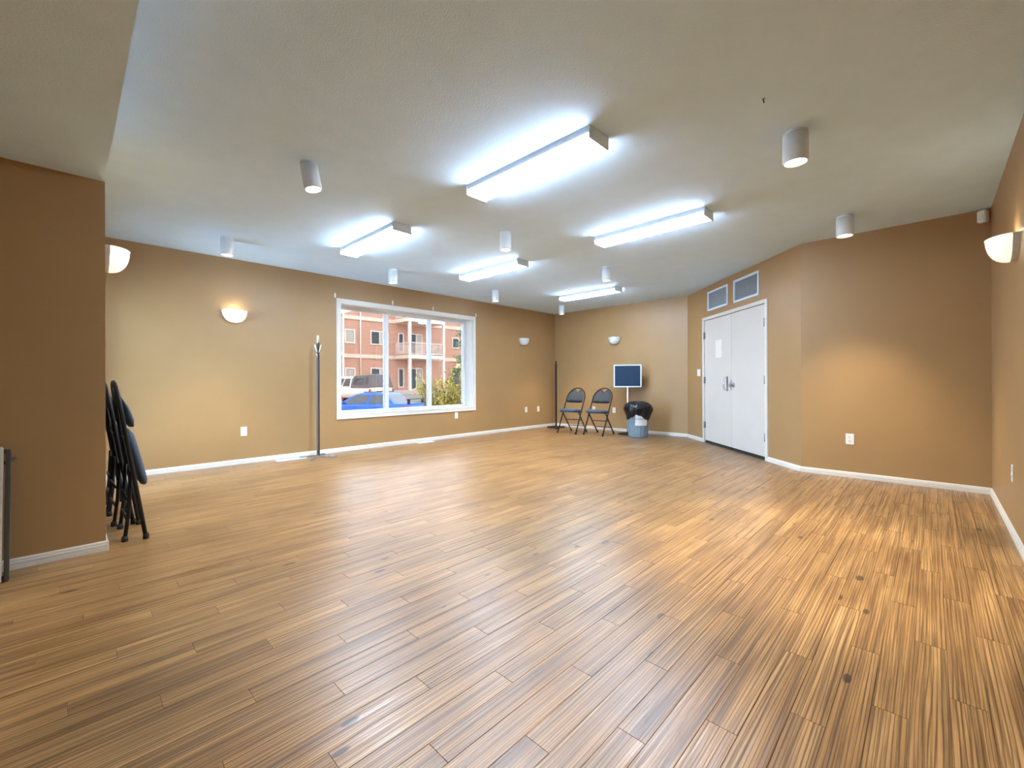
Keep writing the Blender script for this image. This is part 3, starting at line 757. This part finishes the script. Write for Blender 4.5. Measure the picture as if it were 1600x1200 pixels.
MB().box(25.58, 25.66, FY - .07, FY + .02, .27, 2.34).box(26.62, 26.70, FY - .07, FY + .02, .27, 2.34).box(25.66, 26.62, FY - .07, FY + .02, 2.27, 2.34).build('door_frame', 'cream', d)
lp = MB().lathe([(.10, .40), (.20, .30), (.34, .05), (.37, 0), (.33, .02), (.08, .34)], 20, (26.06, FY - .42, 2.30)).build('wall_lamp', 'amber', bl)
MB().tube([(26.06, FY, 2.85), (26.06, FY - .25, 2.90), (26.06, FY - .42, 2.82), (26.06, FY - .42, 2.66)], .035, 8).build('lamp_arm', 'steel', lp)
def balcony(x0, x1, z):
    y0 = 30.9
    b = MB().box(x0, x1, y0, FY, z, z + .30).build('balcony', 'extwhite', bl)
    mb = MB()
    for zz in (.40, 1.30): mb.box(x0, x1, y0 + .03, y0 + .08, z + zz, z + zz + .05).box(x0 + .03, x0 + .08, y0, FY, z + zz, z + zz + .05).box(x1 - .08, x1 - .03, y0, FY, z + zz, z + zz + .05)
    k = x0 + .05
    while k < x1: mb.box(k, k + .025, y0 + .045, y0 + .07, z + .40, z + 1.32); k += .125
    k = y0 + .05
    while k < FY:
        for xx in (x0 + .045, x1 - .07): mb.box(xx, xx + .025, k, k + .025, z + .40, z + 1.32)
        k += .125
    tag(mb.build('railing', 'extwhite', b), kind='stuff')
    return b
for z in (2.94, 6.02):
    balcony(19.56, 23.25, z); balcony(10.8, 14.15, z)
for x in (19.66, 23.10, 14.02, 10.9):
    MB().box(x, x + .22 if x > 14.5 else x + .14, 30.92, 31.12, .27, 7.4).build('balcony_column', 'extwhite', bl)
# bicycle on the upper balcony
t = thing('bicycle', 'dark bicycle parked behind the balcony railing', 'bicycle', (22.2, 31.75, 3.25), 0)
for x in (.0, 1.02): MB().tube([(x + .33 * math.cos(k * PI / 12), 0, .34 + .33 * math.sin(k * PI / 12)) for k in range(24)], .028, 6, closed=True).build('wheel', 'black', t)
MB().tube([(0, 0, .34), (.36, 0, .30), (.25, 0, .85), (0, 0, .34)], .018, 6).tube([(.36, 0, .30), (.86, 0, .80), (.27, 0, .78)], .018, 6).tube([(1.02, 0, .34), (.84, 0, .95)], .018, 6).build('frame', 'steel', t)
MB().tube([(.84, -.25, .97), (.84, .25, .97)], .015, 6).build('handlebar', 'black', t)
MB().box(.12, .36, -.07, .07, .84, .90, .02).build('saddle', 'black', t)

# ------------------------------------------------------------------ vehicles (local: +y forward, rear bumper at y = 0)
def wheel(t, x, y, r=.32, wd=.2):
    mb = MB().lathe([(r * .55, -wd / 2), (r * .92, -wd / 2), (r, -wd / 2 + .03), (r, wd / 2 - .03), (r * .92, wd / 2), (r * .55, wd / 2)], 28)
    mb.v = [(x + p[2], y + p[0], r + p[1]) for p in mb.v]; o = mb.build('wheel', 'rubber', t)
    s = 1 if x > 0 else -1
    mb = MB().lathe([(0, .03), (.06, .03), (r * .5, 0), (r * .56, .01)], 20); mb.v = [(x + s * (wd / 2 - .02 + p[2]), y + p[0], r + p[1]) for p in mb.v]; mb.build('hub_cap', 'alloy', o)
def body_loft(st):
    rings = []
    for (y, hw, zb, zt) in st:
        zm = zb + (zt - zb) * .45
        rings.append([(-hw * .88, y, zb), (-hw * .98, y, zb + .10), (-hw, y, zm), (-hw * .975, y, zt - .09), (-hw * .90, y, zt - .01), (-hw * .4, y, zt + .012),
                      (hw * .4, y, zt + .012), (hw * .90, y, zt - .01), (hw * .975, y, zt - .09), (hw, y, zm), (hw * .98, y, zb + .10), (hw * .88, y, zb)])
    return MB().loft(rings, True)
def quad_on(p00, p10, p11, p01, u0, u1, v0, v1, out, e=.008, n=3):
    P = [Vector(p) for p in (p00, p10, p11, p01)]; o = Vector(out) * e
    def at(u, v): return (P[0] * (1 - u) + P[1] * u) * (1 - v) + (P[3] * (1 - u) + P[2] * u) * v + o
    vs = [at(u0 + (u1 - u0) * i / n, v0 + (v1 - v0) * j / n) for j in range(n + 1) for i in range(n + 1)]
    return MB().add(vs, [(j * (n + 1) + i, j * (n + 1) + i + 1, (j + 1) * (n + 1) + i + 1, (j + 1) * (n + 1) + i) for j in range(n) for i in range(n)], True)
def sedan(name, label, loc, rz, paint, spoiler):
    t = thing(name, label, 'car', loc, rz)
    body_loft([(0, .66, .40, .78), (.06, .78, .30, .93), (.35, .85, .24, .985), (.9, .87, .22, .975), (1.6, .875, .2, .96), (2.6, .875, .2, .945), (3.3, .865, .2, .92), (3.9, .84, .22, .83), (4.35, .76, .26, .72), (4.55, .60, .34, .60)]).build('body', paint, t)
    zb, zr = .94, 1.43
    b = [(-.78, .72), (.78, .72), (.80, 2.0), (.76, 3.35), (-.76, 3.35), (-.80, 2.0)]
    r = [(-.54, 1.30), (.54, 1.30), (.58, 1.85), (.54, 2.42), (-.54, 2.42), (-.58, 1.85)]
    rings = [[(x, y, zb) for x, y in b]]
    rings.append([(bx * .25 + rx * .75, by * .22 + ry * .78, zb + (zr - zb) * .80) for (bx, by), (rx, ry) in zip(b, r)])
    rings.append([(x, y, zr - .035) for x, y in r]); rings.append([(x * .72, (y - 1.86) * .8 + 1.86, zr) for x, y in r])
    MB().loft(rings).build('roof', paint, t)
    def R0(i): return rings[0][i]
    def R1(i): return rings[1][i]
    for s, (ia, ib, ic) in ((-1, (0, 5, 4)), (1, (1, 2, 3))):
        quad_on(R0(ia), R0(ib), R1(ib), R1(ia), .30, .93, .06, .95, (s, 0, .3), .006).build('rear_side_window', 'carglass', t)
        quad_on(R0(ib), R0(ic), R1(ic), R1(ib), .05, .86, .06, .95, (s, 0, .3), .006).build('front_side_window', 'carglass', t)
        m_ = MB().box(s * .99 - .09, s * .99 + .09, 2.88, 3.00, .93, 1.07, .04).tube([(s * .86, 2.95, .96), (s * .95, 2.95, .97)], .025, 6); m_.build('door_mirror', paint, t)
        for yy in (1.45, 2.42): MB().box(s * .875 - .012, s * .875 + .012, yy, yy + .16, .80, .83, .006).build('door_handle', paint, t)
        MB().loft([[(s * .60, -.01, .70), (s * .80, .02, .72), (s * .80, .02, .88), (s * .60, -.01, .86)], [(s * .62, .10, .70), (s * .868, .30, .74), (s * .868, .30, .90), (s * .62, .10, .86)]]).build('tail_light', 'red', t)
        for yy in (.85, 3.55): wheel(t, s * .76, yy)
    quad_on(R0(0), R0(1), R1(1), R1(0), .07, .93, .05, .98, (0, -1, .6), .006).build('rear_window', 'carglass', t)
    quad_on(R0(3), R0(4), R1(4), R1(3), .05, .95, .05, .97, (0, 1, .6), .006).build('windscreen', 'carglass', t)
    MB().box(-.62, .62, -.01, .05, .42, .60, .02).build('rear_bumper', paint, t)
    if spoiler:
        sp_ = MB().box(-.70, .70, .06, .26, 1.135, 1.165, .012).build('spoiler', 'black', t)
        for s in (-1, 1): MB().box(s * .62 - .02, s * .62 + .02, .10, .22, .96, 1.14).build('strut', 'black', sp_)
        MB().tube([(.3, 1.5, 1.42), (.3, 1.15, 1.62)], .008, 6).build('aerial', 'black', t)
        for s in (-.5, .5): MB().box(s - .02, s + .02, 1.45, 2.3, 1.425, 1.455, .01).build('roof_rail', 'black', t)
    return t
def gzz(x, y): return gz(y)
hx, hy = -.5, .866
RL = Vector((9.55, 15.0)); rt = Vector((hy, -hx))
c = RL + rt * .85
sedan('car', 'blue saloon car with rear spoiler parked outside the window', (c.x, c.y, -.86 + .02), math.atan2(hy, hx) - PI / 2, 'bluecar', True)
RRc = Vector((9.25, 20.2)); hx2, hy2 = -.2, .98; rt2 = Vector((hy2, -hx2)); c = RRc - rt2 * .85
sedan('car', 'white car with red tail lamp at the window\'s left edge', (c.x, c.y, gz(c.y)), math.atan2(hy2, hx2) - PI / 2, 'whitecar', False)
# pickup with canopy
RL = Vector((12.2, 23.4)); c = RL + rt2 * .9
t = thing('pickup_truck', 'white pickup truck with grey canopy parked behind the blue car', 'truck', (c.x, c.y, gz(23.6)), math.atan2(hy2, hx2) - PI / 2)
body_loft([(0, .90, .50, 1.06), (.04, .92, .46, 1.08), (1.8, .93, .42, 1.08), (3.6, .93, .42, 1.08), (4.0, .92, .42, 1.06), (4.9, .90, .44, .98), (5.2, .84, .5, .90)]).build('body', 'whitecar', t)
cb = [[(-.88, 1.72, 1.05), (.88, 1.72, 1.05), (.88, 3.75, 1.05), (-.88, 3.75, 1.05)], [(-.74, 1.80, 1.66), (.74, 1.80, 1.66), (.74, 3.10, 1.66), (-.74, 3.10, 1.66)], [(-.62, 1.90, 1.74), (.62, 1.90, 1.74), (.62, 2.95, 1.74), (-.62, 2.95, 1.74)]]
MB().loft(cb).build('cab', 'whitecar', t)
for s, (i, j) in ((-1, (0, 3)), (1, (1, 2))):
    quad_on(cb[0][i], cb[0][j], cb[1][j], cb[1][i], .06, .40, .14, .90, (s, 0, .3)).build('rear_side_window', 'carglass', t)
    quad_on(cb[0][i], cb[0][j], cb[1][j], cb[1][i], .46, .90, .14, .90, (s, 0, .3)).build('front_side_window', 'carglass', t)
    for yy in (1.0, 4.2): wheel(t, s * .80, yy, .37, .24)
    MB().box(s * .86 - .05, s * .86 + .05, -.02, .05, .70, .98, .01).build('tail_light', 'red', t)
quad_on(cb[0][2], cb[0][3], cb[1][3], cb[1][2], .06, .94, .10, .94, (0, 1, .4)).build('windscreen', 'carglass', t)
cn = [[(-.91, .0, 1.07), (.91, .0, 1.07), (.91, 1.70, 1.07), (-.91, 1.70, 1.07)], [(-.72, .16, 1.80), (.72, .16, 1.80), (.70, 1.66, 1.74), (-.70, 1.66, 1.74)], [(-.60, .26, 1.86), (.60, .26, 1.86), (.58, 1.60, 1.79), (-.58, 1.60, 1.79)]]
ca = MB().loft(cn).build('canopy', 'canopy', t)
quad_on(cn[0][0], cn[0][1], cn[1][1], cn[1][0], .08, .92, .10, .92, (0, -1, .3)).build('hatch_glass', mat('smoked_hatch_glass', (.13, .105, .092), .45, spec=.12), ca)
for s, (i, j) in ((-1, (0, 3)), (1, (1, 2))):
    quad_on(cn[0][i], cn[0][j], cn[1][j], cn[1][i], .30, .90, .22, .80, (s, 0, .3)).build('side_window', 'darkpane', ca)
    quad_on(cn[0][i], cn[0][j], cn[1][j], cn[1][i], .08, .22, .26, .88, (s, 0, .3)).build('quarter_window', 'darkpane', ca)
MB().box(-.88, .88, -.12, .02, .42, .56, .02).build('rear_bumper', 'alloy', t)
MB().box(-.78, .78, -.012, .02, .62, 1.05, .01).build('tailgate', 'whitecar', t)

# ------------------------------------------------------------------ plants outside
def leaf_cloud(pts, size, rnd):
    mb = MB()
    for p in pts:
        a, b, c_ = rnd.uniform(0, 2 * PI), rnd.uniform(-1, 1), rnd.uniform(0, 2 * PI)
        m_ = Matrix.Translation(p) @ Matrix.Rotation(a, 4, 'Z') @ Matrix.Rotation(b, 4, 'X') @ Matrix.Rotation(c_, 4, 'Y'); s = size * rnd.uniform(.6, 1.3)
        mb.add([(-s * .3, 0, 0), (0, -s * .7, .0), (s * .3, 0, .01), (0, s * .7, 0)], [(0, 1, 2, 3)], False, m_)
    return mb
rnd = random.Random(5)
def shrub(name, label, cat, loc, hgt, spread, stems, lm, nl, size, group=None):
    t = thing(name, label, cat, loc, 0, group); st = MB(); pts = []
    for k in range(stems):
        a = rnd.uniform(0, 2 * PI); q = rnd.uniform(.25, 1.0); x, y = math.cos(a) * spread * q, math.sin(a) * spread * q; h_ = hgt * rnd.uniform(.55, 1.0)
        P = [Vector((x * .15, y * .15, 0)), Vector((x * .45, y * .45, h_ * .4)), Vector((x * .8 + rnd.uniform(-.08, .08), y * .8, h_ * .72)), Vector((x, y, h_))]
        st.tube(P, [.026, .021, .015, .006], 5)
        for m_ in range(3):
            b0 = P[1].lerp(P[3], rnd.uniform(.0, .8)); e = b0 + Vector((rnd.uniform(-.3, .3), rnd.uniform(-.3, .3), rnd.uniform(.15, .4))) * hgt * .35
            st.tube([b0, b0.lerp(e, .5) + Vector((0, 0, .03)), e], [.010, .007, .003], 4)
            for _ in range(nl // (stems * 4)): pts.append(b0.lerp(e, rnd.random()) + Vector([rnd.gauss(0, .07) for _ in range(3)]))
        for _ in range(nl // (stems * 4)):
            pts.append(P[1].lerp(P[3], rnd.uniform(.40, 1.05)) + Vector([rnd.gauss(0, .08) for _ in range(3)]))
    st.build('stems', 'bark', t); tag(leaf_cloud(pts, size, rnd).build('foliage', lm, t), kind='stuff')
    return t
shrub('garden_shrub', 'yellow-green leafy shrub outside the right window pane', 'shrub', (8.55, 11.3, -.86), 2.2, 1.0, 34, 'leafy', 3400, .085)
shrub('garden_shrub', 'low green shrub beside the mullion, behind the car', 'shrub', (13.5, 18.6, -.70), 1.1, .5, 12, 'leafy', 900, .08)
t = thing('evergreen_tree', 'dark green tree overhanging the shrub at the window\'s right', 'tree', (15.95, 18.2, -.70))
MB().tube([(0, 0, 0), (.05, 0, 1.2), (.0, .05, 2.4), (-.1, 0, 3.6), (-.1, 0, 5.0)], [.14, .12, .10, .07, .02], 8).build('trunk', 'bark', t)
pts = []; br = MB()
for k in range(46):
    z = rnd.uniform(2.1, 5.0); a = rnd.uniform(0, 2 * PI); l = (1.9 - .3 * max(0, z - 2)) * rnd.uniform(.6, 1)
    e = Vector((math.cos(a) * l, math.sin(a) * l, z + rnd.uniform(-.25, .15))); b0 = Vector((0, 0, z)); br.tube([b0, b0.lerp(e, .5) + Vector((0, 0, .08)), e], [.03, .02, .006], 4)
    for _ in range(190): pts.append(b0.lerp(e, rnd.uniform(.3, 1.05)) + Vector([rnd.gauss(0, .10) for _ in range(3)]))
br.build('branches', 'bark', t); tag(leaf_cloud(pts, .10, rnd).build('foliage', 'leafg', t), kind='stuff')
# planting bed behind the shrub
pb = thing('planter_wall', 'low pale stone planter wall outside behind the shrub', 'planter', (16.7, 19.6, -.66))
for rw in range(4):
    for k in range(9):
        x = -2.6 + k * .62 + (.3 if rw % 2 else 0)
        MB().box(x, x + .60, -.16 + rnd.uniform(-.015, .015), .16, rw * .19, rw * .19 + .18, .012).build('stone', 'stone', pb)
MB().box(-2.7, 3.3, -.22, .22, .76, .84, .015).build('capping', 'extwhite', pb)
struct(MB().box(10.6, 26, 12.4, 19.4, -1.2, -.55), 'ground_gravel_bed', 'gravel')
struct(MB().box(11.8, 26, 19.8, 23.0, -1.2, -.05), 'ground_lawn', 'grass')
bpy.context.view_layer.update()
